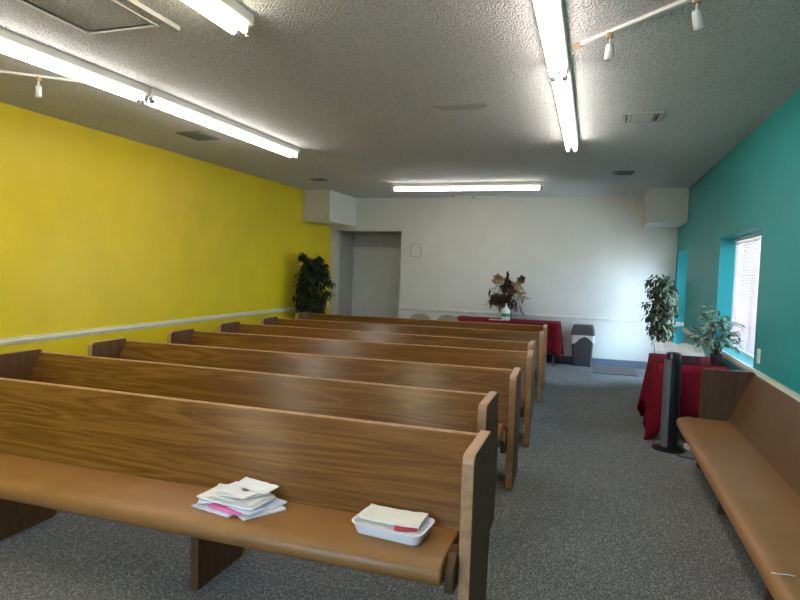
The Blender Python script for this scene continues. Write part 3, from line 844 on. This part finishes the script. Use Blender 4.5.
# stacking chairs behind the last pew
def chair(label, x, y, rz):
    t = thing('folding_chair', label, 'chair', (x, y, 0), rz, 'grey chairs left of the red back table')
    b2 = MB(); w_ = .205
    pts = [(-w_, .50)] + [(-w_ * math.cos(R(a)), .70 + .125 * math.sin(R(a))) for a in range(0, 181, 15)] + [(w_, .50)]
    b2.prism(pts, 1, .0, .022); b2.build('backrest', 'chair_grey', t, bevel=.006)
    s_ = MB(); s_.prism(rrect(.42, .40, .05), 2, .435, .46, Matrix.Translation((0, -.20, 0))); s_.build('seat', 'chair_grey', t, bevel=.006)
    for sx in (-1, 1):
        MB().tube([(sx * .19, .02, .0), (sx * .185, .034, .44), (sx * .185, .033, .66)], .011, 8).build('leg', 'metal', t, smooth=True)
        MB().tube([(sx * .19, -.40, .0), (sx * .185, -.36, .436)], .011, 8).build('leg', 'metal', t, smooth=True)
    return t
chair('left grey chair whose rounded back shows over the rearmost pew', -2.966, 10.40, 0)
chair('right grey chair whose rounded back shows beside the red back table', -2.60 + .155, 10.40, R(0))

# waste bin
bn = thing('waste_bin', 'dark swing-lid waste bin with white liner against the back wall', 'bin', (-.112, 11.07, 0))
q = MB(); shell(q, [(.32, .24, .03, 0), (.385, .29, .035, .55), (.385, .29, .035, .56)]); q.build('bin_body', 'charcoal', bn, bevel=.004)
q = MB(); shell(q, [(.395, .30, .04, .552), (.41, .315, .045, .56), (.40, .30, .045, .62), (.365, .26, .05, .70), (.33, .20, .05, .735)]); q.build('lid', 'charcoal', bn)
q = MB(); r0 = rrect(.394, .300, .04); ring = []
for k in range(len(r0)):
    (xa, ya), (xb, yb) = r0[k], r0[(k + 1) % len(r0)]; m_ = max(1, int(math.hypot(xb - xa, yb - ya) / .03))
    ring += [(xa + (xb - xa) * j / m_, ya + (yb - ya) * j / m_) for j in range(m_)]
q = MB()
n_ = len(ring); vt = [q.bm.verts.new((x, y, .575)) for x, y in ring]
lo = []
for k, (x, y) in enumerate(ring):
    dz = .018 + .155 * min(1, abs(x - .03) / .19) ** 1.1 + .008 * math.sin(k * 1.3)
    lo.append(q.bm.verts.new((x * 1.035, y * 1.035, .56 - dz)))
for k in range(n_): q.bm.faces.new([vt[k], vt[(k + 1) % n_], lo[(k + 1) % n_], lo[k]])
q.build('liner', 'liner', bn, solid=.002)

# tower fan
tf = thing('tower_fan', 'tall black tower fan with a grey side strip before the red window table', 'fan', (.765, 6.10, 0), R(8))
MB().lathe([(0, 0), (.145, 0), (.150, .006), (.150, .014), (.10, .026), (.06, .034), (0, .034)], n=32).build('base', 'black', tf, smooth=False)
def oval(w_, d_, n=20): return [(w_ / 2 * math.copysign(abs(math.cos(2 * PI * k / n)) ** .7, math.cos(2 * PI * k / n)), d_ / 2 * math.copysign(abs(math.sin(2 * PI * k / n)) ** .7, math.sin(2 * PI * k / n))) for k in range(n)]
q = MB(); rings = []
for z, sc_ in ((.03, .92), (.06, 1.04), (.5, .97), (.88, .90), (.915, .86), (.925, .78)):
    rings.append([q.bm.verts.new((x * sc_, y * sc_, z)) for x, y in oval(.145, .13)])
for A, B in zip(rings, rings[1:]):
    for k in range(20): q.bm.faces.new([A[k], A[(k + 1) % 20], B[(k + 1) % 20], B[k]])
q.bm.faces.new(list(reversed(rings[0]))); q.bm.faces.new(rings[-1])
q.build('fan_body', 'black', tf, smooth=False, bevel=0)
q = MB()
q.prism([(-.080, .020), (-.082, -.045), (-.068, -.068), (-.034, -.074), (-.034, -.056), (-.060, -.048), (-.066, -.036), (-.064, .020)], 2, .035, .86)
q.build('side_strip', 'silver', tf, bevel=.002)
MB().box(-.03, .03, -.03, .03, .924, .929).build('control_panel', 'charcoal', tf, bevel=.002)
ad_ = thing('power_adapter', 'white plug adapter on the carpet beside the fan base', 'adapter', (.945, 6.16, 0), R(30))
MB().box(-.025, .025, -.045, .045, 0, .055).build('adapter_body', 'white_plastic', ad_, bevel=.010)
cb = MB(); cb.tube([(.80, 5.944, .006), (.86, 5.86, .006), (.95, 5.84, .006), (1.04, 5.90, .006), (1.06, 6.02, .006), (1.00, 6.12, .006), (.985, 6.21, .007)], .0055, 6)
o = cb.build('power_cord', 'charcoal', tf, smooth=True); o.matrix_parent_inverse = (Matrix.Translation(tf.location) @ Matrix.Rotation(R(8), 4, 'Z')).inverted()

# floor mat
o = MB().prism([(x + .43, y + 10.70) for x, y in rrect(.70, .78, .02)], 2, .0005, .010).build('floor_mat', 'mat', None, bevel=.002)
tag(o, 'brown grey floor mat on the carpet before the back wall', 'mat')

# ------------------------------------------------------------------ daylight
wd = bpy.data.worlds.new('sky'); S.world = wd; wd.use_nodes = True
nt = wd.node_tree; bg = nt.nodes['Background']
tc = N(nt, 'ShaderNodeTexCoord'); sp = N(nt, 'ShaderNodeSeparateXYZ')
nt.links.new(tc.outputs['Generated'], sp.inputs[0])
mr = N(nt, 'ShaderNodeMapRange'); mr.inputs['From Min'].default_value = -.3; mr.inputs['From Max'].default_value = .6
nt.links.new(sp.outputs['Z'], mr.inputs['Value'])
nt.links.new(ramp(nt, mr.outputs['Result'], [(.28, (.36, .42, .46)), (.36, (.60, .82, 1.0)), (1, (.36, .62, 1.0))]), bg.inputs['Color'])
bg.inputs['Strength'].default_value = 23.0

# ------------------------------------------------------------------ camera
cam = bpy.data.cameras.new('camera'); co = bpy.data.objects.new('camera', cam); COL.objects.link(co); S.camera = co
r = Vector((0.9506388, 0.30868251, 0.03163829)); u = Vector((-0.04667793, 0.04145774, 0.99804931)); f = Vector((-0.30676872, 0.95026121, -0.05381999))
mw = Matrix((( r.x, u.x, -f.x, 0), (r.y, u.y, -f.y, 0), (r.z, u.z, -f.z, EYE), (0, 0, 0, 1)))
co.matrix_world = mw
cam.sensor_width = 36; cam.lens = 593.098 / 800 * 36; cam.clip_start = .02

vs = S.view_settings
S.display_settings.display_device = 'sRGB'
vs.view_transform = 'Standard'; vs.look = 'None'; vs.gamma = 1; vs.exposure = 0.85; vs.use_curve_mapping = False
S.cycles.use_denoising = True
S.cycles.max_bounces = 10; S.cycles.diffuse_bounces = 6
S.cycles.sample_clamp_indirect = 6
